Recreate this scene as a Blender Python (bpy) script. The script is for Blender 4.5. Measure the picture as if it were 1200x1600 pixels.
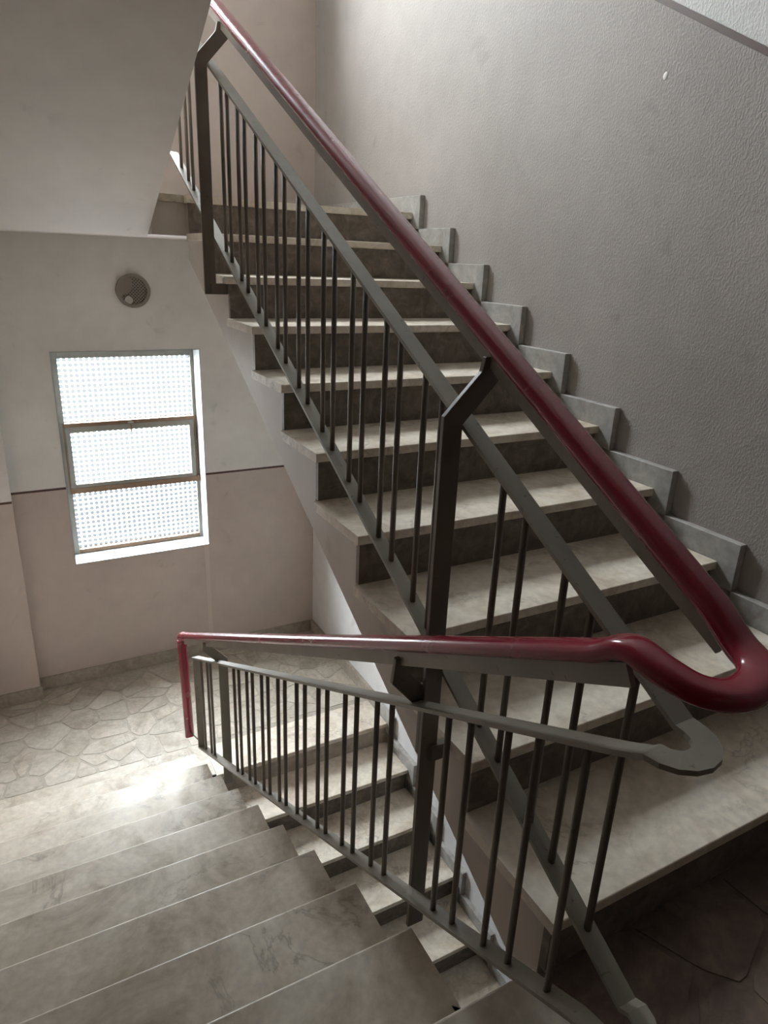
import bpy, bmesh, math, random
from mathutils import Vector, Matrix
random.seed(7)
for o in list(bpy.data.objects):
    bpy.data.objects.remove(o, do_unlink=True)
SC = bpy.context.scene
COL = SC.collection

# ------------------------------------------------------------------ camera
# x: towards the wall beside the upper flight, y: towards the window wall, z: up; z = 0 is the landing the photographer stands on
CAM = Vector((-0.8246, -0.7044, 1.4079)); YAW, PITCH, ROLL, FPX = -0.5078, 0.3516, 0.0426, 1074.19
def cam_axes():
    cy, sy, cp, sp, cr, sr = math.cos(YAW), math.sin(YAW), math.cos(PITCH), math.sin(PITCH), math.cos(ROLL), math.sin(ROLL)
    f = Vector((-sy*cp, cy*cp, -sp)); r = Vector((cy, sy, 0)); u = r.cross(f)
    return cr*r + sr*u, -sr*r + cr*u, f
cr_, cu_, cf_ = cam_axes()
cd = bpy.data.cameras.new('camera'); cam = bpy.data.objects.new('camera', cd); COL.objects.link(cam)
cd.sensor_fit = 'VERTICAL'; cd.sensor_height = 36.0; cd.lens = 36.0*FPX/1600.0; cd.clip_start = 0.02
m = Matrix((cr_, cu_, -cf_)).transposed().to_4x4(); m.translation = CAM
cam.matrix_world = m
SC.camera = cam

# ------------------------------------------------------------------ daylight and exposure
SKY, GROUND = 205.0, 0.14      # overcast zenith; shaded ground as a share of the zenith
w = bpy.data.worlds.new('overcast_sky'); SC.world = w; w.use_nodes = True
wn, wl = w.node_tree.nodes, w.node_tree.links
bg = wn['Background']; tcw = wn.new('ShaderNodeTexCoord'); sepw = wn.new('ShaderNodeSeparateXYZ'); wl.new(tcw.outputs['Generated'], sepw.inputs[0])
up_ = wn.new('ShaderNodeMath'); up_.operation = 'MULTIPLY_ADD'; up_.inputs[1].default_value = 2/3; up_.inputs[2].default_value = 1/3; wl.new(sepw.outputs[2], up_.inputs[0])
hz = wn.new('ShaderNodeMapRange'); hz.inputs['From Min'].default_value = -.03; hz.inputs['From Max'].default_value = .03; wl.new(sepw.outputs[2], hz.inputs[0])
mxw = wn.new('ShaderNodeMix'); mxw.data_type = 'FLOAT'; wl.new(hz.outputs[0], mxw.inputs[0]); mxw.inputs[2].default_value = GROUND; wl.new(up_.outputs[0], mxw.inputs[3])
stw = wn.new('ShaderNodeMath'); stw.operation = 'MULTIPLY'; stw.inputs[1].default_value = SKY; wl.new(mxw.outputs[0], stw.inputs[0])
bg.inputs[0].default_value = (0.925, 0.97, 1.0, 1); wl.new(stw.outputs[0], bg.inputs[1])
SC.view_settings.view_transform = 'Standard'; SC.view_settings.look = 'None'
SC.view_settings.exposure = 0.0; SC.view_settings.gamma = 1.0
try: SC.view_settings.use_curve_mapping = False
except Exception: pass
# window opening in the window wall (x0, x1, z0, z1); a second one lights the half landing above
WX0, WX1, WZ0, WZ1 = -0.572, 0.378, -0.706, 0.772
STOREY = 3.30
WIN2 = 3.72                    # unseen upper window, raised so its light falls more steeply on the treads
YB, YFR = 4.20, 4.38           # wall face, window frame face
for dz in (0.0, WIN2):         # sky portals: sample the sky through the two windows
    ld = bpy.data.lights.new('window_portal', 'AREA'); ld.shape = 'RECTANGLE'; ld.size = WX1-WX0; ld.size_y = WZ1-WZ0
    ld.cycles.is_portal = True
    lo = bpy.data.objects.new('window_portal', ld); COL.objects.link(lo)
    lo.location = ((WX0+WX1)/2, 4.47, (WZ0+WZ1)/2+dz); lo.rotation_euler = (math.radians(-90), 0, 0)

# ------------------------------------------------------------------ materials
MATS = {}
def new_mat(name):
    m = bpy.data.materials.new(name); m.use_nodes = True; MATS[name] = m
    nt = m.node_tree; return m, nt, nt.nodes['Principled BSDF']
def N(nt, typ, **kw):
    n = nt.nodes.new(typ)
    for k, v in kw.items():
        if k.startswith('i_'):
            key = k[2:]; n.inputs[int(key) if key.isdigit() else key.replace('_', ' ')].default_value = v
        else: setattr(n, k, v)
    return n
def ramp(nt, stops):
    r = nt.nodes.new('ShaderNodeValToRGB'); cr = r.color_ramp
    while len(cr.elements) > 1: cr.elements.remove(cr.elements[-1])
    for i, (p, c) in enumerate(stops):
        e = cr.elements[0] if i == 0 else cr.elements.new(p)
        e.position = p; e.color = (c, c, c, 1) if isinstance(c, (int, float)) else (*c, 1)
    return r
def mixc(nt, fac, a, b, mode='MIX'):
    n = nt.nodes.new('ShaderNodeMix'); n.data_type = 'RGBA'; n.blend_type = mode
    for s, v in ((n.inputs[0], fac), (n.inputs[6], a), (n.inputs[7], b)):
        if isinstance(v, bpy.types.NodeSocket): nt.links.new(v, s)
        elif isinstance(v, (int, float)): s.default_value = v
        else: s.default_value = (*v, 1)
    return n.outputs[2]
def wpos(nt):
    g = nt.nodes.new('ShaderNodeNewGeometry'); return g.outputs['Position']
def noise(nt, co, scale, detail=3, rough=.55, dist=0.0, stretch=None):
    if stretch:
        mp = nt.nodes.new('ShaderNodeMapping'); mp.inputs['Scale'].default_value = stretch
        nt.links.new(co, mp.inputs['Vector']); co = mp.outputs[0]
    n = N(nt, 'ShaderNodeTexNoise', i_Scale=scale, i_Detail=detail, i_Roughness=rough, i_Distortion=dist)
    nt.links.new(co, n.inputs['Vector']); return n.outputs['Fac']
def bump(nt, bsdf, h, strength, dist):
    b = N(nt, 'ShaderNodeBump', i_Strength=strength, i_Distance=dist)
    nt.links.new(h, b.inputs['Height']); nt.links.new(b.outputs[0], bsdf.inputs['Normal'])
def mth(nt, op, a, b=None):
    n = nt.nodes.new('ShaderNodeMath'); n.operation = op
    for s, v in ((n.inputs[0], a), (n.inputs[1], b)):
        if v is None: continue
        if isinstance(v, bpy.types.NodeSocket): nt.links.new(v, s)
        else: s.default_value = v
    return n.outputs[0]

TAUPE, WHITE = (0.58, 0.49, 0.44), (0.82, 0.80, 0.765)
def wall_mat(name, mask, rough=.45, stipple=0.0, white=WHITE, taupe=TAUPE):
    """two-tone oil paint: mask(nt, x, y, z) gives 1 on the white upper part"""
    m, nt, b = new_mat(name); p = wpos(nt)
    s = nt.nodes.new('ShaderNodeSeparateXYZ'); nt.links.new(p, s.inputs[0])
    f = mask(nt, s.outputs[0], s.outputs[1], s.outputs[2])
    n1 = noise(nt, p, 1.7, 4); n2 = noise(nt, p, 9, 4)
    r1 = ramp(nt, [(.3, .90), (.7, 1.05)]); nt.links.new(n1, r1.inputs[0])
    r2 = ramp(nt, [(.25, .95), (.75, 1.03)]); nt.links.new(n2, r2.inputs[0])
    c = mixc(nt, f, taupe, white)
    c = mixc(nt, 1.0, c, r1.outputs[0], 'MULTIPLY'); c = mixc(nt, 1.0, c, r2.outputs[0], 'MULTIPLY')
    r3 = ramp(nt, [(.64, 1.0), (.74, .86)]); nt.links.new(noise(nt, p, 5.5, 3, .6, .6), r3.inputs[0])     # scuffs and old stains
    c = mixc(nt, 1.0, c, r3.outputs[0], 'MULTIPLY')
    nt.links.new(c, b.inputs['Base Color']); b.inputs['Roughness'].default_value = rough
    b.inputs['Specular IOR Level'].default_value = .3 if stipple else .45
    if stipple:
        h = noise(nt, p, 150, 2.0, .55, .3, (1, 1, .6)); r = ramp(nt, [(.42, 0.0), (.62, 1.0)]); nt.links.new(h, r.inputs[0])
        bump(nt, b, r.outputs[0], stipple, .0018)
    else:
        bump(nt, b, noise(nt, p, 60, 3), .12, .002)
    return m
def mask_const(v):
    def f(nt, x, y, z):
        n = nt.nodes.new('ShaderNodeValue'); n.outputs[0].default_value = v; return n.outputs[0]
    return f
def mask_right(nt, x, y, z):     # the painted dado follows the pitch of the stairs
    t = mth(nt, 'SUBTRACT', z, mth(nt, 'MULTIPLY', mth(nt, 'MINIMUM', y, 2.95), .5357))
    return mth(nt, 'MAXIMUM', mth(nt, 'GREATER_THAN', t, 1.572), mth(nt, 'LESS_THAN', t, -.16))   # white again along the lower flight
def mask_back(nt, x, y, z):
    a = mth(nt, 'MULTIPLY', mth(nt, 'GREATER_THAN', z, -.135), mth(nt, 'LESS_THAN', z, 1.55))
    return mth(nt, 'MAXIMUM', a, mth(nt, 'GREATER_THAN', z, 3.165))
def mask_pier(nt, x, y, z):
    a = mth(nt, 'MULTIPLY', mth(nt, 'GREATER_THAN', z, -.157), mth(nt, 'LESS_THAN', z, 1.55))
    return mth(nt, 'MAXIMUM', a, mth(nt, 'GREATER_THAN', z, 3.143))
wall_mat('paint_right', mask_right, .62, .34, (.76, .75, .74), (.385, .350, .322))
wall_mat('paint_back', mask_back, .40)
wall_mat('paint_pier', mask_pier, .40)
wall_mat('paint_white', mask_const(1.0), .55)
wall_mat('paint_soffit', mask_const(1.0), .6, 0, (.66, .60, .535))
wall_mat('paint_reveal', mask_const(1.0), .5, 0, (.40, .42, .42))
wall_mat('paint_stringer', mask_const(1.0), .5, 0, (.58, .515, .45))
def mask_left(nt, x, y, z): return mth(nt, 'GREATER_THAN', mth(nt, 'ADD', z, mth(nt, 'MULTIPLY', y, .53)), 3.3)
wall_mat('paint_left', mask_left, .45)
wall_mat('paint_dim', mask_const(0.0), .5, 0, WHITE, (.13, .09, .06))  # dark brown set to weaken light bounced from behind the camera

def stone_mat(name, base, dark, light, rough, vein=.5, scale=3.0, rnd=0.0, crack=.35):
    m, nt, b = new_mat(name); p = wpos(nt)
    oi = nt.nodes.new('ShaderNodeObjectInfo')
    off = nt.nodes.new('ShaderNodeVectorMath'); off.operation = 'MULTIPLY_ADD'
    cmb = nt.nodes.new('ShaderNodeCombineXYZ')
    for i in range(3): nt.links.new(oi.outputs['Random'], cmb.inputs[i])
    nt.links.new(cmb.outputs[0], off.inputs[0]); off.inputs[1].default_value = (17, 31, 23); nt.links.new(p, off.inputs[2])
    q = off.outputs[0]
    n1 = noise(nt, q, scale, 6, .62, 1.2); r1 = ramp(nt, [(.30, dark), (.52, base), (.72, light)]); nt.links.new(n1, r1.inputs[0])
    n2 = noise(nt, q, scale*1.1, 6, .62, .5); a = mth(nt, 'ABSOLUTE', mth(nt, 'SUBTRACT', n2, .5))
    r2 = ramp(nt, [(.0, 1.0), (.018, .15), (.05, 0.0)]); nt.links.new(a, r2.inputs[0])
    n3 = noise(nt, q, scale*.7, 2); r3 = ramp(nt, [(.44, 0.0), (.58, 1.0)]); nt.links.new(n3, r3.inputs[0])
    vf = mth(nt, 'MULTIPLY', mth(nt, 'MULTIPLY', r2.outputs[0], r3.outputs[0]), crack)
    c = mixc(nt, vf, r1.outputs[0], tuple(x*.35 for x in dark))
    n4 = noise(nt, q, 38, 3); r4 = ramp(nt, [(.3, .88), (.7, 1.08)]); nt.links.new(n4, r4.inputs[0])
    c = mixc(nt, vein, c, mixc(nt, 1.0, c, r4.outputs[0], 'MULTIPLY'))
    if rnd:
        rr = ramp(nt, [(0, 1-rnd), (1, 1+rnd)]); nt.links.new(oi.outputs['Random'], rr.inputs[0])
        c = mixc(nt, 1.0, c, rr.outputs[0], 'MULTIPLY')
    nt.links.new(c, b.inputs['Base Color'])
    rr = ramp(nt, [(.3, rough*.75), (.7, rough*1.35)]); nt.links.new(noise(nt, p, 6, 4), rr.inputs[0])
    nt.links.new(rr.outputs[0], b.inputs['Roughness']); b.inputs['Specular IOR Level'].default_value = .22
    return m
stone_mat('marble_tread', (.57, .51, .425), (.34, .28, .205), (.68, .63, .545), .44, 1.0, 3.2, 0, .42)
stone_mat('marble_tread_lit', (.76, .685, .575), (.54, .45, .345), (.84, .785, .69), .40, 1.0, 3.6, 0, .40)  # tread marble made paler: stronger light on the right flights put into its colour
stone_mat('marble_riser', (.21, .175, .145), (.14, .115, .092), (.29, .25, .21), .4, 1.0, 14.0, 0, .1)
stone_mat('marble_skirting', (.40, .385, .36), (.31, .29, .265), (.50, .48, .45), .38, 1.0, 9.0, 0, .15)
stone_mat('marble_paving', (.52, .47, .395), (.38, .325, .255), (.60, .555, .48), .46, 1.0, 3.4, .09, .3)
stone_mat('marble_base', (.40, .35, .29), (.31, .265, .21), (.47, .42, .36), .42, 1.0, 8.0, 0, .2)
stone_mat('grout', (.44, .39, .325), (.38, .335, .27), (.50, .45, .38), .4, 1.0, 10.0, 0, .0)
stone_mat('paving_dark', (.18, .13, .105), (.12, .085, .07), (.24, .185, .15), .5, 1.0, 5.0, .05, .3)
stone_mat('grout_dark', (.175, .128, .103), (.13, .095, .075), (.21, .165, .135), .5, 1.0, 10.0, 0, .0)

def metal_mat(name, base, chip, rough=.45, chips=.5):
    m, nt, b = new_mat(name); p = wpos(nt)
    n = noise(nt, p, 55, 4, .6); r = ramp(nt, [(.66, 0.0), (.70, chips)]); nt.links.new(n, r.inputs[0])
    n2 = noise(nt, p, 7, 3); r2 = ramp(nt, [(.3, .85), (.7, 1.12)]); nt.links.new(n2, r2.inputs[0])
    c = mixc(nt, 1.0, base, r2.outputs[0], 'MULTIPLY'); c = mixc(nt, r.outputs[0], c, chip)
    nt.links.new(c, b.inputs['Base Color']); b.inputs['Roughness'].default_value = rough
    bump(nt, b, noise(nt, p, 120, 2), .1, .001)
    return m
metal_mat('metal_grey', (.275, .25, .205), (.06, .045, .03), .42)
metal_mat('metal_dark', (.150, .122, .094), (.05, .035, .025), .42)
metal_mat('frame_grey', (.30, .285, .25), (.22, .13, .07), .5, .8)
metal_mat('frame_rust', (.21, .125, .075), (.36, .32, .27), .6, .7)
metal_mat('line_brown', (.085, .042, .032), (.07, .035, .03), .5, .2)
metal_mat('vent_metal', (.27, .235, .20), (.20, .16, .13), .55, .4)
metal_mat('vent_dark', (.05, .04, .035), (.04, .03, .03), .8, .2)
metal_mat('vent_patch', (.55, .53, .49), (.4, .38, .35), .6, .4)
m, nt, b = new_mat('red_plastic'); b.inputs['Base Color'].default_value = (.215, .006, .022, 1)
b.inputs['Roughness'].default_value = .20; b.inputs['Coat Weight'].default_value = .25; b.inputs['Coat Roughness'].default_value = .08
p = wpos(nt); r = ramp(nt, [(.3, .23), (.7, .28)]); nt.links.new(noise(nt, p, 12, 3), r.inputs[0]); nt.links.new(r.outputs[0], b.inputs['Roughness'])
r = ramp(nt, [(.3, (.225, .006, .024)), (.7, (.275, .009, .030))]); nt.links.new(noise(nt, p, 5, 3), r.inputs[0]); nt.links.new(r.outputs[0], b.inputs['Base Color'])
# patterned cathedral glass: little square lenses, partly passing the daylight straight through
def glass_mat(name, lo, hi):
    m, nt, b = new_mat(name); nt.nodes.remove(b)
    out = nt.nodes['Material Output']; p = wpos(nt); s = nt.nodes.new('ShaderNodeSeparateXYZ'); nt.links.new(p, s.inputs[0])
    k = 2*math.pi/.0355
    a = mth(nt, 'MULTIPLY', mth(nt, 'ABSOLUTE', mth(nt, 'SINE', mth(nt, 'MULTIPLY', s.outputs[0], k/2))),
            mth(nt, 'ABSOLUTE', mth(nt, 'SINE', mth(nt, 'MULTIPLY', s.outputs[2], k/2))))
    lo = tuple(v**.5 for v in lo); hi = tuple(v**.5 for v in hi)   # light crosses both faces of the pane
    r = ramp(nt, [(.32, hi), (.44, lo)]); nt.links.new(a, r.inputs[0])
    tr = nt.nodes.new('ShaderNodeBsdfTransparent'); nt.links.new(r.outputs[0], tr.inputs[0])
    gl = N(nt, 'ShaderNodeBsdfGlossy', i_Roughness=.25); gl.inputs[0].default_value = (.8, .85, .85, 1)
    mx = N(nt, 'ShaderNodeMixShader', i_0=.05); nt.links.new(tr.outputs[0], mx.inputs[1]); nt.links.new(gl.outputs[0], mx.inputs[2])
    nt.links.new(mx.outputs[0], out.inputs[0]); return m
glass_mat('glass_upper', (.030, .0325, .0335), (.80, .82, .82))
glass_mat('glass_clear', (.45, .46, .47), (.80, .82, .82))  # unseen upper window's panes, opened up to pass more daylight onto the steps
glass_mat('glass_lower', (.021, .0235, .026), (.72, .75, .78))

# ------------------------------------------------------------------ mesh helpers
def obj(name, me, mat, parent=None):
    o = bpy.data.objects.new(name, me); COL.objects.link(o)
    if mat and not me.materials: me.materials.append(MATS[mat])
    if parent: o.parent = parent
    return o
def tag(o, label, cat=None, kind=None, group=None):
    o['label'] = label
    if cat: o['category'] = cat
    if kind: o['kind'] = kind
    if group: o['group'] = group
    return o
def empty(name, loc, label, cat, kind=None):
    o = bpy.data.objects.new(name, None); COL.objects.link(o); o.location = loc; o.empty_display_size = .1
    bpy.context.view_layer.update()
    return tag(o, label, cat, kind)
def adopt(o, parent):            # parent without moving (the parents are only translated)
    o.parent = parent; o.matrix_parent_inverse = Matrix.Translation(-Vector(parent.location)); return o
def bm_mesh(bm, name, smooth=False):
    bmesh.ops.recalc_face_normals(bm, faces=bm.faces)
    me = bpy.data.meshes.new(name); bm.to_mesh(me); bm.free()
    if smooth:
        for f in me.polygons: f.use_smooth = True
    return me
def add_box(bm, x0, x1, y0, y1, z0, z1):
    v = [bm.verts.new((x, y, z)) for z in (z0, z1) for y in (y0, y1) for x in (x0, x1)]
    for f in ((0, 2, 3, 1), (4, 5, 7, 6), (0, 1, 5, 4), (2, 6, 7, 3), (0, 4, 6, 2), (1, 3, 7, 5)): bm.faces.new([v[i] for i in f])
    return v
def box_me(x0, x1, y0, y1, z0, z1, bevel=0.0, seg=2, name='box'):
    bm = bmesh.new(); add_box(bm, x0, x1, y0, y1, z0, z1)
    if bevel: bmesh.ops.bevel(bm, geom=bm.edges[:], offset=bevel, segments=seg, affect='EDGES')
    return bm_mesh(bm, name)
def boxes_me(lst, bevel=0.0):
    bm = bmesh.new()
    for b in lst: add_box(bm, *b)
    if bevel: bmesh.ops.bevel(bm, geom=bm.edges[:], offset=bevel, segments=1, affect='EDGES')
    return bm_mesh(bm, 'boxes')
def prism_x(poly, x0, x1, bevel=0.0):   # poly in (y, z)
    bm = bmesh.new(); a = [bm.verts.new((x0, y, z)) for y, z in poly]; b = [bm.verts.new((x1, y, z)) for y, z in poly]
    n = len(poly); bm.faces.new(a); bm.faces.new(b[::-1])
    for i in range(n): bm.faces.new((a[i], a[(i+1) % n], b[(i+1) % n], b[i]))
    bmesh.ops.recalc_face_normals(bm, faces=bm.faces)
    if bevel: bmesh.ops.bevel(bm, geom=bm.edges[:], offset=bevel, segments=1, affect='EDGES')
    bmesh.ops.triangulate(bm, faces=[f for f in bm.faces if len(f.verts) > 4])
    return bm_mesh(bm, 'prism')
def prism_y(poly, y0, y1, bevel=0.0):   # poly in (x, z)
    bm = bmesh.new(); a = [bm.verts.new((x, y0, z)) for x, z in poly]; b = [bm.verts.new((x, y1, z)) for x, z in poly]
    n = len(poly); bm.faces.new(a); bm.faces.new(b[::-1])
    for i in range(n): bm.faces.new((a[i], a[(i+1) % n], b[(i+1) % n], b[i]))
    if bevel:
        bmesh.ops.recalc_face_normals(bm, faces=bm.faces)
        bmesh.ops.bevel(bm, geom=bm.edges[:], offset=bevel, segments=1, affect='EDGES')
    return bm_mesh(bm, 'prism')
Z = Vector((0, 0, 1))
def sweep(path, prof, smooth=False, side0=None):
    """prof: list of (s, n) offsets, s sideways (horizontal), n upward normal to the path"""
    P = [Vector(p) for p in path]; bm = bmesh.new(); rings = []; prev = side0
    for i, p in enumerate(P):
        if i == 0: t = P[1]-P[0]
        elif i == len(P)-1: t = P[-1]-P[-2]
        else: t = (P[i]-P[i-1]).normalized() + (P[i+1]-P[i]).normalized()
        t.normalize(); s = t.cross(Z)
        if s.length > .25: s.normalize()
        else: s = (prev - t*prev.dot(t)).normalized()
        prev = s; n = s.cross(t)
        k = 1.0
        if 0 < i < len(P)-1:
            a = (P[i]-P[i-1]).normalized().dot(t); k = 1/max(a, .6)
        # widen only in the plane of the bend
        bend = ((P[i+1]-P[i]).normalized()-(P[i]-P[i-1]).normalized()) if 0 < i < len(P)-1 else Vector((0, 0, 0))
        if bend.length > 1e-5:
            bend.normalize(); ks = 1+(k-1)*abs(bend.dot(s)); kn = 1+(k-1)*abs(bend.dot(n))
        else: ks = kn = 1
        rings.append([bm.verts.new(p + s*a_*ks + n*b_*kn) for a_, b_ in prof])
    m = len(prof)
    for i in range(len(rings)-1):
        for j in range(m): bm.faces.new((rings[i][j], rings[i][(j+1) % m], rings[i+1][(j+1) % m], rings[i+1][j]))
    bm.faces.new(rings[0]); bm.faces.new(rings[-1][::-1])
    me = bm_mesh(bm, 'sweep', smooth)
    return me
def rect(w, t, n0=0.0): return [(-w/2, n0-t/2), (w/2, n0-t/2), (w/2, n0+t/2), (-w/2, n0+t/2)]
def crom(pts, n=6):
    P = [Vector(p) for p in pts]; P = [2*P[0]-P[1]] + P + [2*P[-1]-P[-2]]; out = []
    for i in range(1, len(P)-2):
        a, b, c, d = P[i-1:i+3]
        for k in range(n):
            t = k/n; out.append(.5*((2*b)+(c-a)*t+(2*a-5*b+4*c-d)*t*t+(3*b-a-3*c+d)*t**3))
    out.append(P[-2]); return out
def tread_me(x0, x1, y0, y1, front, r=.011, name='tread'):
    """stone tread, top at z = 0, with its nosing rounded at y0 (front = -1) or y1 (front = 1)"""
    yf, yb = (y1, y0) if front > 0 else (y0, y1); q = []
    for k in range(7):
        a = math.pi/2*(1-k/6); q.append((yf-front*r+front*r*math.cos(a), -r+r*math.sin(a)))
    q += [(yf, -TT+.004), (yf-front*.004, -TT), (yb, -TT), (yb, 0)]
    me = prism_x(q, x0, x1)
    for f in me.polygons: f.use_smooth = True
    me.set_sharp_from_angle(angle=math.radians(35)); return me
def rod_me(p, q, r, n=10):
    p, q = Vector(p), Vector(q); t = (q-p).normalized(); s = t.orthogonal().normalized(); u = t.cross(s); bm = bmesh.new(); R_ = []
    for c in (p, q): R_.append([bm.verts.new(c + s*r*math.cos(2*math.pi*i/n) + u*r*math.sin(2*math.pi*i/n)) for i in range(n)])
    for i in range(n): bm.faces.new((R_[0][i], R_[0][(i+1) % n], R_[1][(i+1) % n], R_[1][i])).smooth = True
    bm.faces.new(R_[0]); bm.faces.new(R_[1][::-1])
    bmesh.ops.recalc_face_normals(bm, faces=bm.faces); me = bpy.data.meshes.new('rod'); bm.to_mesh(me); bm.free(); return me

# ------------------------------------------------------------------ sizes
R, G, GL = 0.165, 0.308, 0.3105         # riser, going of the flights beside the right wall, going of the left flights
WT, XW = 1.2087, 1.2387                 # tread end at skirting face, right wall
XLW = -1.335                            # left wall
XL = -0.111                             # open edge of the left flight
HL, HU = -10*R, 10*R                    # half landings below and above
TT = 0.030                              # tread thickness
SLAB = 0.175

# ------------------------------------------------------------------ walls, ceiling
def struct(name, me, mat, label): return tag(obj(name, me, mat), label, 'room', 'structure')
struct('wall_right', box_me(XW, XW+.2, -2.6, YB+.5, -3.5, 5.4), 'paint_right', 'tall stippled taupe wall beside the rising flight with white upper part')
bw = []
for z0, z1 in ((-3.5, WZ0), (WZ1, WZ0+WIN2), (WZ1+WIN2, 5.4)): bw.append((XLW-.2, XW, YB, YB+.30, z0, z1))
for dz in (0, WIN2):
    bw.append((XLW-.2, WX0, YB, YB+.30, WZ0+dz, WZ1+dz)); bw.append((WX1, XW, YB, YB+.30, WZ0+dz, WZ1+dz))
wback = struct('wall_back', boxes_me(bw), 'paint_back', 'window wall of the half landing, white above a taupe dado')
struct('wall_left', box_me(XLW-.2, XLW, -2.6, YB+.5, -3.5, 5.4), 'paint_left', 'taupe wall beside the descending flight')
struct('wall_pier', box_me(XLW, -.905, 4.085, YB, -3.5, 5.4), 'paint_pier', 'shallow wall pier at the far left beside the window wall')
struct('wall_front', box_me(XLW-.2, XW+.2, -2.8, -2.6, -3.5, 5.4), 'paint_dim', 'unseen wall behind the landing, darkened to cut bounced light')
struct('ceiling', box_me(XLW-.2, XW+.2, -2.8, YB+.5, 5.4, 5.55), 'paint_white', 'white ceiling at the top of the stairwell')

# invented doors out of view, dark to cut light bounced onto the steps
metal_mat('door_wood', (.10, .052, .028), (.06, .03, .018), .4, .3)
def door(n, loc, rz, label):
    e = empty('door_%d' % n, loc, label, 'door', 'structure'); e.rotation_euler = (0, 0, rz)
    obj('door_frame', boxes_me([(-.50, -.44, 0, .04, 0, 2.14), (.44, .50, 0, .04, 0, 2.14), (-.44, .44, 0, .04, 2.08, 2.14)]), 'door_wood', e)
    lf_ = obj('door_leaf', box_me(-.44, .44, 0, .025, .004, 2.08), 'door_wood', e)
    for a, b in ((.18, .92), (1.08, 1.92)): obj('panel', box_me(-.33, .33, .025, .037, a, b, .006), 'door_wood', lf_)
    obj('handle', rod_me((.36, .06, 1.02), (.25, .06, 1.02), .009), 'vent_metal', lf_); obj('rose', rod_me((.36, .025, 1.02), (.36, .06, 1.02), .014), 'vent_metal', lf_)
door(1, (-.55, -2.6, 0), 0, 'unseen brown panelled door on the wall behind the landing')
door(2, (.62, -2.6, 0), 0, 'unseen brown panelled door behind the landing near the right wall')
door(3, (XLW, -1.25, 0), -math.pi/2, 'unseen brown panelled door on the left wall of the landing')

# dado lines (thin painted-on battens)
def trim(name, me, label): return tag(obj(name, me, 'line_brown'), label, 'trim', 'structure')
y0, y1 = -2.6, 2.95
trim('trim_1', prism_x([(y0, 1.560+.5357*y0), (y1, 1.560+.5357*y1), (y1, 1.582+.5357*y1), (y0, 1.582+.5357*y0)], XW-.002, XW), 'sloping brown dado line across the stippled wall at upper right')
trim('trim_2', box_me(-.905, WX0, YB-.002, YB, -.143, -.128), 'brown dado line on window wall between pier and window')
trim('trim_3', box_me(WX1, XW, YB-.002, YB, -.147, -.132), 'brown dado line on window wall between window and rising flight')
trim('trim_4', box_me(XLW, -.905, 4.083, 4.085, -.165, -.150), 'brown dado line across the far left pier')

# ------------------------------------------------------------------ floors and landings
def clip(poly, px, py, nx, ny):   # keep (q-p).n <= 0
    out = []
    for i in range(len(poly)):
        a, b = poly[i], poly[(i+1) % len(poly)]
        da = (a[0]-px)*nx+(a[1]-py)*ny; db = (b[0]-px)*nx+(b[1]-py)*ny
        if da <= 0: out.append(a)
        if (da < 0 < db) or (db < 0 < da):
            t = da/(da-db); out.append((a[0]+(b[0]-a[0])*t, a[1]+(b[1]-a[1])*t))
    return out
def crazy(parent, x0, x1, y0, y1, z, nx, ny, mat='marble_paving', holes=()):
    """broken-marble paving: every stone a slab of its own in recessed grout"""
    pts = []
    for i in range(nx):
        for j in range(ny):
            if random.random() < .22: continue
            pts.append((x0+(i+.5+random.uniform(-.46, .46))*(x1-x0)/nx, y0+(j+.5+random.uniform(-.46, .46))*(y1-y0)/ny))
    for k in range(nx*ny//3): pts.append((random.uniform(x0, x1), random.uniform(y0, y1)))
    for i, (cx, cy) in enumerate(pts):
        poly = [(x0, y0), (x1, y0), (x1, y1), (x0, y1)]
        for j, (qx, qy) in enumerate(pts):
            if i == j: continue
            dx, dy = qx-cx, qy-cy; d = math.hypot(dx, dy)
            if d > .9 or d < 1e-4: continue
            g = random.uniform(.004, .011)
            poly = clip(poly, (cx+qx)/2-dx/d*g, (cy+qy)/2-dy/d*g, dx/d, dy/d)
            if len(poly) < 3: break
        if len(poly) < 3: continue
        area = abs(sum(poly[k][0]*poly[(k+1) % len(poly)][1]-poly[(k+1) % len(poly)][0]*poly[k][1] for k in range(len(poly))))/2
        if area < .0008: continue
        mx = sum(p[0] for p in poly)/len(poly); my = sum(p[1] for p in poly)/len(poly)
        if any(hx0 < mx < hx1 and hy0 < my < hy1 for hx0, hx1, hy0, hy1 in holes): continue
        # chip the corners so the stones look broken
        q = []
        for k in range(len(poly)):
            a, b, c = poly[k-1], poly[k], poly[(k+1) % len(poly)]
            t = random.uniform(.05, .16)
            q.append((b[0]+(a[0]-b[0])*t, b[1]+(a[1]-b[1])*t)); q.append((b[0]+(c[0]-b[0])*t, b[1]+(c[1]-b[1])*t))
        h = .0022+random.uniform(-.0004, .0004)
        bm = bmesh.new()
        top = [bm.verts.new((x, y, z+h)) for x, y in q]; bot = [bm.verts.new((x, y, z)) for x, y in q]
        bm.faces.new(top); n = len(q)
        for k in range(n): bm.faces.new((top[k-1], top[k], bot[k], bot[k-1]))
        adopt(obj('paving_stone', bm_mesh(bm, 'paving_stone'), mat), parent)

GR = .0022
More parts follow.
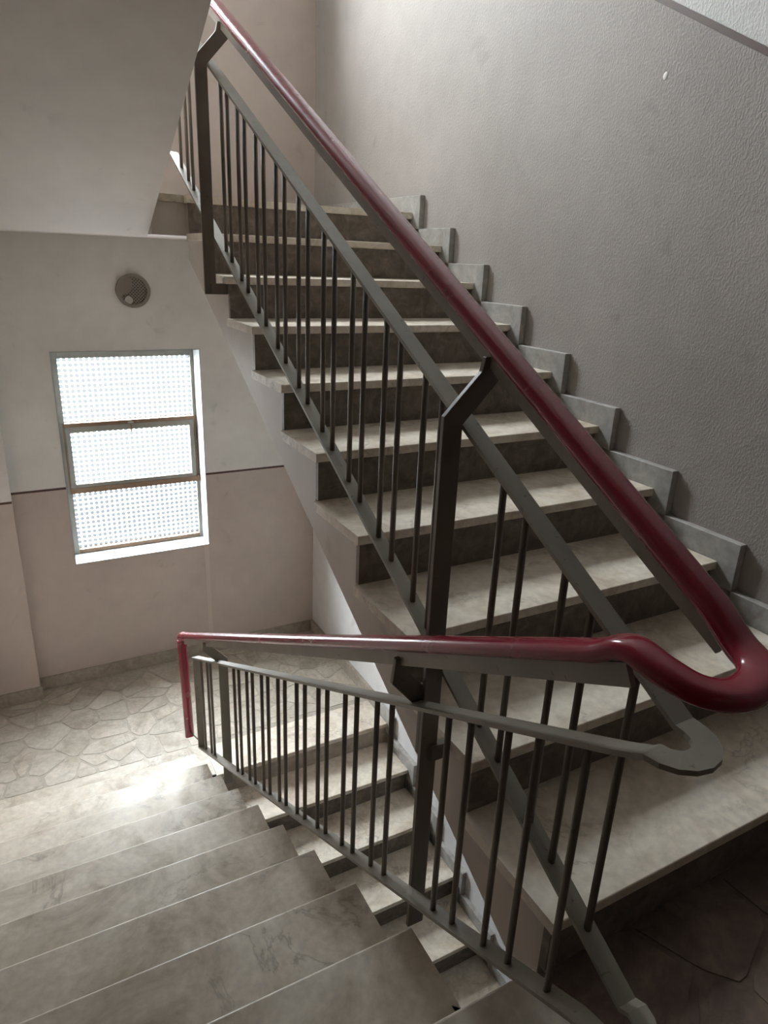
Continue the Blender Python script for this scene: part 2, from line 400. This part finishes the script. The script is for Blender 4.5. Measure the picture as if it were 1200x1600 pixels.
# the photographer's landing
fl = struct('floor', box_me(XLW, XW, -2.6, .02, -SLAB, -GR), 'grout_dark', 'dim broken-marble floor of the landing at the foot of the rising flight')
adopt(obj('landing_beam', box_me(XLW, .015, .0, .026, -.27, -TT), 'paint_stringer'), fl)
adopt(obj('nosing_slab', tread_me(XLW, .0, -.27, .041, 1), 'marble_tread'), fl)
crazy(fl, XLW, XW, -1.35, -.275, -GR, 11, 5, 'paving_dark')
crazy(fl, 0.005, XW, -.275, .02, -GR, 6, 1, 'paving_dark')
# lower half landing
YL9, YLN = .041+9*GL, 2.772             # last nosing of the left flight; landing edge of the lower flight
f2 = struct('floor', box_me(XLW, XW, 2.79, YB, HL-SLAB, HL-GR), 'grout', 'pale broken-marble floor of the half landing under the window')
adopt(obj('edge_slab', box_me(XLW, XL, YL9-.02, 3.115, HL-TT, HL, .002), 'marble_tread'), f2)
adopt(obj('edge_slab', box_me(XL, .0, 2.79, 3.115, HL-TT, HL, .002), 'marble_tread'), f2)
adopt(obj('edge_slab', box_me(0, WT, YLN, 3.075, HL-TT, HL, .003), 'marble_tread_lit'), f2)
crazy(f2, XLW+.0, XW, 3.118, YB, HL-GR, 14, 6)
# upper half landing
f3 = struct('floor', boxes_me([(-.15, XW, 2.83, YB, HU-SLAB, HU-.004), (XLW, -.15, 2.947, YB, HU-SLAB, HU-.004)]), 'paint_stringer', 'underside and edge of the half landing at the top of the rising flight')
adopt(obj('edge_slab', box_me(0, WT, 9*G, 3.08, HU-TT-.002, HU, .003), 'marble_tread_lit'), f3)
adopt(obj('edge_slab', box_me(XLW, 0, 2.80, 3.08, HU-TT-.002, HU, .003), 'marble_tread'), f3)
# storey floor above the camera and the floor below
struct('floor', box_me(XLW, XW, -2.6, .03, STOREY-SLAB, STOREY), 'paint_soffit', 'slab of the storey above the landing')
struct('floor', box_me(XLW, XW, -2.6, YB, -3.5, -STOREY), 'grout', 'floor of the storey below the stairs')

# ------------------------------------------------------------------ stair flights
def skirting(parent, y, z, x0=WT, x1=XW):
    zt = z+.084; yf = y-.069
    poly = [(yf, z-R+.084), (yf+.069+.02, z-R+.084), (yf+.069+.02, z), (yf+G, z), (yf+G, zt), (yf, zt)]
    return obj('skirting_block', prism_x(poly, x0, x1-.0005, .0015), 'marble_skirting', parent)
def right_flight(label, ytop, ztop, n, y_end_soffit=None, top_tread=False):
    """flight against the right wall, rising towards +y; ztop/ytop: nosing of the landing it leads up to; n risers"""
    e = empty('stair_flight', (0, 0, 0), label, 'stairs')
    ys = lambda k: ytop-(n-k)*G; zs = lambda k: ztop-(n-k)*R
    prof = [(ys(1)+.04, zs(0)-.08)]
    for k in range(1, n):
        prof.append((ys(k)+.04, zs(k)-TT)); prof.append((ys(k+1)+.04, zs(k)-TT))
    prof.append((ys(n)+.04, zs(n)-TT)); prof.append((ys(n)+.058, zs(n)-TT))
    sof = lambda y: zs(1)+(y-ys(1))*R/G-.312
    prof.append((ys(n)+.058, sof(ys(n)+.058)))
    yb = ys(1)+.08; prof.append((yb, sof(yb)))
    obj('stringer', prism_x(prof, .016, XW-.0005), 'paint_stringer', e)
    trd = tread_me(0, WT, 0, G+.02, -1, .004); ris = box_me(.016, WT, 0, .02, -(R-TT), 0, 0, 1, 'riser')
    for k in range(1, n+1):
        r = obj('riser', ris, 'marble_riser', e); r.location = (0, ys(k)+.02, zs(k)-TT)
        if k < n:
            t = obj('tread', trd, 'marble_tread_lit', e); t.location = (0, ys(k), zs(k))
            skirting(e, ys(k), zs(k))
    return e
up = right_flight('flight of marble steps rising along the stippled right wall', 9*G, HU, 10)
low = right_flight('lower flight of marble steps seen through the railing below the half landing', YLN, HL, 10)
# end block of the skirting where the rising flight reaches the upper half landing
obj('skirting_block', prism_x([(9*G-.069, 9*R+.084), (9*G+.02, 9*R+.084), (9*G+.02, HU), (YB-.0005, HU), (YB-.0005, HU+.084), (9*G-.069, HU+.084)], WT, XW-.0005, .0015), 'marble_skirting', up)
obj('skirting_block', prism_x([(YLN-.069, HL-R+.084), (YLN+.02, HL-R+.084), (YLN+.02, HL), (YLN+.25, HL), (YLN+.25, HL+.084), (YLN-.069, HL+.084)], WT, XW-.0005, .0015), 'marble_skirting', low)

lf = empty('stair_flight', (0, 0, 0), 'wide marble flight going down from the camera to the window landing', 'stairs')
yn = lambda k: .041+k*GL
prof = [(.025, -.05)]
for k in range(1, 10):
    prof.append((yn(k-1)-.02, -k*R-TT)); prof.append((yn(k)-.04, -k*R-TT))
prof.append((yn(9)-.04, HL-TT)); prof.append((yn(9)-.04, HL-.17)); prof.append((yn(9)-.04, -9*R-.312)); prof.append((.025, -.30))
seen = []; [seen.append(q) for q in prof if q not in seen]
obj('stringer', prism_x(seen, XLW+.0005, XL-.016), 'paint_stringer', lf)
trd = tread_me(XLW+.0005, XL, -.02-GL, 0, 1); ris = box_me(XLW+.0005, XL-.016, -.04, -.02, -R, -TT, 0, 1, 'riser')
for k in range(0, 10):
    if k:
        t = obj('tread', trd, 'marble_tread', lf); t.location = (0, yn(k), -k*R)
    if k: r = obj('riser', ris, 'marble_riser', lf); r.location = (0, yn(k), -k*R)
# flight above the camera: only its plastered underside shows
sof3 = lambda y: 1.465+.508*(2.947-y)
prof = [(2.947, sof3(2.947)), (2.947, HU-.005)]
for k in range(1, 10):
    yk = 2.84-(k-1)*GL; prof.append((yk, HU+(k-1)*R-(.005 if k == 1 else 0))); prof.append((yk, HU+k*R))
prof.append((.032, HU+9*R)); prof.append((.032, sof3(.032)))
uf = empty('stair_flight', (0, 0, 0), 'plastered underside of the flight overhead at upper left', 'stairs')
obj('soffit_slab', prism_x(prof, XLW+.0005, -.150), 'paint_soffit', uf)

# ------------------------------------------------------------------ baseboards of the half landing
def base(name, me, label): return tag(obj(name, me, 'marble_base'), label, 'baseboard', 'structure')
base('baseboard_back', box_me(-.893, WT, YB-.014, YB, HL, HL+.10, .002), 'stone baseboard along the window wall')
base('baseboard_right', box_me(WT+.006, XW, YLN+.251, YB-.014, HL, HL+.10, .002), 'stone baseboard along the right side of the window landing')
bp = boxes_me([(XLW, -.893, 4.071, 4.085, HL, HL+.10), (-.905, -.893, 4.0851, YB, HL, HL+.10)])
base('baseboard_left', bp, 'stone baseboard wrapped around the far left pier')

# ------------------------------------------------------------------ windows
def window(n, dz, label):
    w = empty('window_%d' % n, ((WX0+WX1)/2, YFR, WZ0+dz), label, 'window', 'structure')
    def part(name, bxs, mat, bev=.0015, parent=None):
        o = obj(name, boxes_me([(a, b, c, d, e+dz, f+dz) for a, b, c, d, e, f in bxs], bev), mat)
        adopt(o, w) if parent is None else None
        if parent:
            o.parent = parent; o.matrix_parent_inverse = Matrix.Translation(-Vector(w.location))
        return o
    y0, y1 = YFR, YFR+.05
    e = .0006
    # white plaster reveals and sill lining the opening
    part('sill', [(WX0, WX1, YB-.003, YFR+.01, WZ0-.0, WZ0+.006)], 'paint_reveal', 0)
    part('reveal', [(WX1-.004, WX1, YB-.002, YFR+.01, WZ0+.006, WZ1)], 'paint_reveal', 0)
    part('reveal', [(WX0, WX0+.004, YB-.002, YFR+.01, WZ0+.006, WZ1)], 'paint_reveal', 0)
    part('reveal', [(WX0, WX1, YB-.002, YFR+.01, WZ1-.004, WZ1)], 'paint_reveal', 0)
    fr = part('frame', [(WX0+e, -.524, y0, y1, WZ0+.006, WZ1), (.350, WX1-e, y0, y1, WZ0+.006, WZ1), (-.524, .350, y0, y1, .706, WZ1)], 'frame_grey')
    part('bottom_rail', [(-.524, .350, y0-.006, y1, WZ0+.006, -.668)], 'frame_rust')
    part('transom', [(-.530, .356, y0-.012, y1, .240, .268)], 'frame_rust')
    part('transom', [(-.530, .356, y0-.012, y1, -.240, -.200)], 'frame_rust')
    part('glazing_bead', [(-.540, -.530, y0-.004, y0, -.24, .27)], 'frame_rust', 0)
    part('glazing_bead', [(.356, .366, y0-.008, y0, -.24, .27)], 'frame_rust', 0)
    sash = part('sash', [(-.524, -.494, y0-.006, y1, -.200, .240), (.318, .350, y0-.006, y1, -.200, .240), (-.494, .318, y0-.006, y1, .199, .240), (-.494, .318, y0-.006, y1, -.200, -.172)], 'frame_grey')
    h = obj('catch', rod_me((-.095, y0-.018, .252+dz), (-.095, y0-.018, .185+dz), .005), 'frame_rust')
    h2 = obj('catch', box_me(-.115, -.075, y0-.024, y0-.004, .235+dz, .255+dz, .003), 'frame_grey')
    adopt(h, w); adopt(h2, w)
    hg = obj('hinge', box_me(.352, .378-.001, y0-.026, y0-.004, -.235+dz, -.190+dz, .003), 'frame_rust'); adopt(hg, w)
    yg = YFR+.03
    for (a, b, c, d, mt) in ((-.524, .350, .268, .706, 'glass_upper'), (-.494, .318, -.172, .199, 'glass_upper'), (-.524, .350, -.668, -.240, 'glass_lower')):
        g = obj('pane', box_me(a, b, yg, yg+.004, c+dz, d+dz), mt if dz == 0 else 'glass_clear'); adopt(g, w)
    return w
window(1, 0, 'tall three-pane window of squared obscure glass with rusty transoms')
window(2, WIN2, 'three-pane window on the half landing above, out of the picture')

# ------------------------------------------------------------------ round vent
vx, vz, vr = -.034, 1.153, .106
v = empty('round_vent', (vx, YB, vz), 'round perforated vent cover on the white wall above the window', 'vent')
def disc_ring(r0, r1, ya, yb, n=48):
    bm = bmesh.new(); P = []
    for r, y in ((r0, ya), (r0, yb), (r1, yb), (r1, ya)):
        P.append([bm.verts.new((vx+r*math.cos(2*math.pi*i/n), y, vz+r*math.sin(2*math.pi*i/n))) for i in range(n)])
    for k in range(4):
        for i in range(n): bm.faces.new((P[k][i], P[k][(i+1) % n], P[(k+1) % 4][(i+1) % n], P[(k+1) % 4][i]))
    return bm_mesh(bm, 'ring')
adopt(obj('rim', disc_ring(vr*.80, vr, YB-.028, YB), 'vent_metal'), v)
adopt(obj('backing', rod_me((vx, YB-.010, vz), (vx, YB-.0005, vz), vr*.82, 40), 'vent_dark'), v)
# perforated plate: solid upper-left part, lattice elsewhere
bm = bmesh.new(); st = .0145
for s in (1, -1):
    for i in range(-9, 10):
        c = i*st; rr = vr*.81
        # line: points with (x*cos45*s... ) at offset c
        dx, dz_ = math.cos(math.pi/4), s*math.sin(math.pi/4); nx_, nz_ = -dz_, dx
        if abs(c) >= rr: continue
        L = math.sqrt(rr*rr-c*c); hw = .0034; y = YB-.020-(.0008 if s > 0 else 0)
        q = [(nx_*(c-hw)-dx*L, nz_*(c-hw)-dz_*L), (nx_*(c-hw)+dx*L, nz_*(c-hw)+dz_*L), (nx_*(c+hw)+dx*L, nz_*(c+hw)+dz_*L), (nx_*(c+hw)-dx*L, nz_*(c+hw)-dz_*L)]
        a = [bm.verts.new((vx+px, y, vz+pz)) for px, pz in q]; b = [bm.verts.new((vx+px, y+.002, vz+pz)) for px, pz in q]
        bm.faces.new(a); bm.faces.new(b[::-1])
        for k in range(4): bm.faces.new((a[k-1], a[k], b[k], b[k-1]))
adopt(obj('lattice', bm_mesh(bm, 'lattice'), 'vent_metal'), v)
bm = bmesh.new(); q = [(vr*.83*math.cos(math.radians(a)), vr*.83*math.sin(math.radians(a))) for a in range(98, 205, 8)] + [(-.03, -.012), (-.004, .028), (-.006, .062)]
a = [bm.verts.new((vx+x, YB-.0215, vz+z_)) for x, z_ in q]; b = [bm.verts.new((vx+x, YB-.0195, vz+z_)) for x, z_ in q]
bm.faces.new(a); bm.faces.new(b[::-1])
for k in range(len(q)): bm.faces.new((a[k-1], a[k], b[k], b[k-1]))
bmesh.ops.triangulate(bm, faces=[f for f in bm.faces if len(f.verts) > 4])
adopt(obj('cover_plate', bm_mesh(bm, 'cover_plate'), 'vent_metal'), v)
patch = obj('putty_blob', rod_me((vx-.034, YB-.026, vz-.058), (vx-.034, YB-.018, vz-.058), .026, 14), 'vent_patch'); adopt(patch, v); patch['label'] = 'pale blob of filler'

# ------------------------------------------------------------------ railing
XU, XD, XHU, XHD, XP = -.012, -.098, .028, -.134, -.055   # flat bars, handrails, posts
rl = empty('stair_railing', ((XU+XD)/2, .4, 0), 'grey-brown steel stair railing with red handrail wrapping around the stairwell', 'railing')
def rpart(name, me, mat): return adopt(obj(name, me, mat), rl)
zhd = lambda y: .8405-.527*y
zhu = lambda y: 1.0462+.537*y
zmd = lambda y: .6673-.518*y
zmu = lambda y: .8785+.534*y
zbd = lambda y: .105-.5345*y
zbu = lambda y: .3025+.526*y
# red handrail: one continuous moulding
far = [(XHD, 2.838, -1.350), (XHD, 2.872, -.80)] + crom([(XHD, 2.875, -.755), (XHD, 2.872, -.705), (XHD, 2.846, zhd(2.846)+.004), (XHD, 2.78, zhd(2.78))], 4)
mid1 = [(XHD, y, zhd(y)) for y in (2.0, 1.0, .2, -.06)]
loop = crom([(XHD, -.11, zhd(-.11)), (XHD, -.160, .931), (-.127, -.212, .924), (-.104, -.252, .912), (-.060, -.272, .905), (-.012, -.268, .908), (.016, -.246, .914), (.027, -.208, .925), (XHU, -.16, zhu(-.16))], 5)
mid2 = [(XHU, y, zhu(y)) for y in (0.0, .8, 1.6, 2.4, 2.72)]
top = crom([(XHU, 2.76, zhu(2.76)), (XHU-.01, 2.82, 2.555), (XHU-.05, 2.87, 2.57), (XHD+.05, 2.87, 2.59), (XHD+.01, 2.82, 2.605), (XHD, 2.76, 2.63)], 4)
hp = [Vector(p) for p in far+mid1+loop+mid2+top]
cap = []
for i in range(18):      # rounded cap section, 56 x 30 mm
    a = 2*math.pi*i/18; c, s = math.cos(a), math.sin(a)
    cap.append((.027*math.copysign(abs(c)**.75, c), .0165*math.copysign(abs(s)**.8, s)))
hr = rpart('handrail', sweep(hp, cap, True, Vector((1, 0, 0))), 'red_plastic'); hr['label'] = 'glossy dark red plastic handrail'
# flat steel under the handrail, straight runs
ctr = -.0165-.015
for (xx, fz, ya, yb_) in ((XHD, zhd, 2.81, -.155), (XHU, zhu, -.205, 2.78)):
    rpart('handrail_bar', sweep([(xx, ya, fz(ya)), (xx, yb_, fz(yb_))], rect(.010, .034, ctr)), 'metal_grey')
rpart('handrail_bar', sweep([(XHD+.0, 2.842, -1.33), (XHD, 2.872, -.78)], [(-.005, -.036), (.005, -.036), (.005, -.012), (-.005, -.012)], False, Vector((1, 0, 0))), 'metal_dark')
# middle and bottom flat bars, each bent round at the landing
def bars(name, fd, fu, d_far, u_far, ybend, zcurl, level):
    pts = [(XD, d_far, fd(d_far)), (XD, 1.4, fd(1.4)), (XD, ybend+.02, fd(ybend+.02))]
    cx, r = (XU+XD)/2, (XU-XD)/2
    yc = ybend-.030
    pts.append((XD, yc+.01, zcurl-.008 if level else (fd(ybend)*.4+zcurl*.6)))
    for k in range(9):
        a = math.pi*(1+k/8); pts.append((cx+r*math.cos(a), yc+r*math.sin(a)*1.05, zcurl+(k/8)*.006))
    pts += [(XU, yc+.02, fu(yc+.02)), (XU, 1.2, fu(1.2)), (XU, u_far, fu(u_far))]
    return rpart(name, sweep(pts, rect(.040, .009)), 'metal_grey')
bars('middle_bar', zmd, zmu, 2.73, 2.80, -.170, .776, True)
bars('bottom_bar', zbd, zbu, 2.691, 2.91, -.185, .205, False)
rpart('bottom_bar', sweep([(XU, 2.91, zbu(2.91)), (XU, 2.94, zbu(2.92)), (XU-.01, 3.00, zbu(2.92)), (XU-.05, 3.02, zbu(2.92))], rect(.040, .009)), 'metal_grey')
# posts with cranked heads
def post(x, y, zb, zt, xh, zc, zh, foot=None, mat='metal_dark', w=.046, t=.012):
    hw = w/2; s = 1 if xh > x else -1
    # centre-line polyline in x-z, offset to a flat plate outline
    c = [(x, zb), (x, zt), (xh, zc), (xh, zh)]
    def off(sgn):
        out = []
        for i in range(len(c)):
            if i == 0: d = Vector((c[1][0]-c[0][0], c[1][1]-c[0][1])); d.normalize(); nrm = Vector((-d.y, d.x)); k = 1
            elif i == len(c)-1: d = Vector((c[-1][0]-c[-2][0], c[-1][1]-c[-2][1])); d.normalize(); nrm = Vector((-d.y, d.x)); k = 1
            else:
                d1 = Vector((c[i][0]-c[i-1][0], c[i][1]-c[i-1][1])).normalized(); d2 = Vector((c[i+1][0]-c[i][0], c[i+1][1]-c[i][1])).normalized()
                n1 = Vector((-d1.y, d1.x)); n2 = Vector((-d2.y, d2.x)); nrm = (n1+n2).normalized(); k = 1/nrm.dot(n1)
            out.append((c[i][0]+nrm.x*hw*k*sgn*(.72 if i == len(c)-1 else 1), c[i][1]+nrm.y*hw*k*sgn))
        return out
    a, b = off(1), off(-1); poly = a+b[::-1]
    p = rpart('post', prism_y(poly, y-t/2, y+t/2, .001), mat)
    if foot:
        fx, fz = foot
        br = obj('foot_bracket', box_me(min(x, fx), max(x, fx), y-t/2-.004, y+t/2+.004, zb, zb+.042, .002), mat); br.parent = p
        pn = obj('fixing_pin', rod_me((fx-.012*(1 if fx > x else -1), y-.008, zb+.042), (fx-.012*(1 if fx > x else -1), y-.008, zb+.068), .009), 'paint_white'); pn.parent = p
    return p
post(XP, 2.202, 1.248, 2.064, XHU, 2.155, zhu(2.202)-.034, (.014, 0))
pm = post(XP, .416, -.255, 1.112, XHU, 1.198, zhu(.416)-.034)
pm2 = post(XP, .4285, .30, .433, XHD, .526, zhd(.4285)-.034); pm2.name = 'crank_arm'
br = obj('foot_bracket', box_me(XP, -.0005, .400, .424, .282, .324, .002), 'metal_dark'); br.parent = pm
post(XP, 2.281, -1.285, -.518, XHD, -.425, zhd(2.281)-.034, None, 'metal_grey')
ep = rpart('post', box_me(XD-.020, XD+.023, 2.682, 2.694, zbd(2.688)-.004, zmd(2.688)+.002, .001), 'metal_grey')
rpart('tie_rod', rod_me((XHD, 2.84, -1.315), (XD-.01, 2.69, -1.29), .004), 'metal_dark')
# balusters
def baluster(x, y, za, zb): rpart('baluster', rod_me((x, y, za+.003), (x, y, zb-.003), .0072, 10), 'metal_dark')
for k in range(9):
    for y in (2.103-.189*k, 2.030-.189*k): baluster(XU, y, zbu(y), zmu(y))
for y in (.286, .212, .095, .024, -.086, 2.761, 2.644, 2.562): baluster(XU, y, zbu(y), zmu(y))
for y in (2.579, 2.442, 2.374, 1.933, 1.855, 1.736, 1.657, 1.537, 1.461, 1.346, 1.274, 1.158, 1.084, .972, .905, .780, .707, .592, .517, .280, .204, .093, .016, -.091): baluster(XD, y, zbd(y), zmd(y))

# ------------------------------------------------------------------ small marks on the walls
bm = bmesh.new(); bmesh.ops.create_icosphere(bm, subdivisions=2, radius=1)
for q in bm.verts: q.co = (q.co.x*.002+XW, q.co.y*.010+1.20, q.co.z*.013+2.02)
sp = tag(obj('plaster_spot', bm_mesh(bm, 'spot', True), 'paint_white'), 'small white filler spot high on the stippled wall', 'mark')
# slightly paler made-good strip of plaster under the window jamb
wall_mat('paint_strip', mask_const(0.0), .45, 0, WHITE, (.64, .545, .49))
adopt(obj('plaster_strip', box_me(.338, .372, YB-.0015, YB, HL+.10, WZ0-.004), 'paint_strip'), wback)
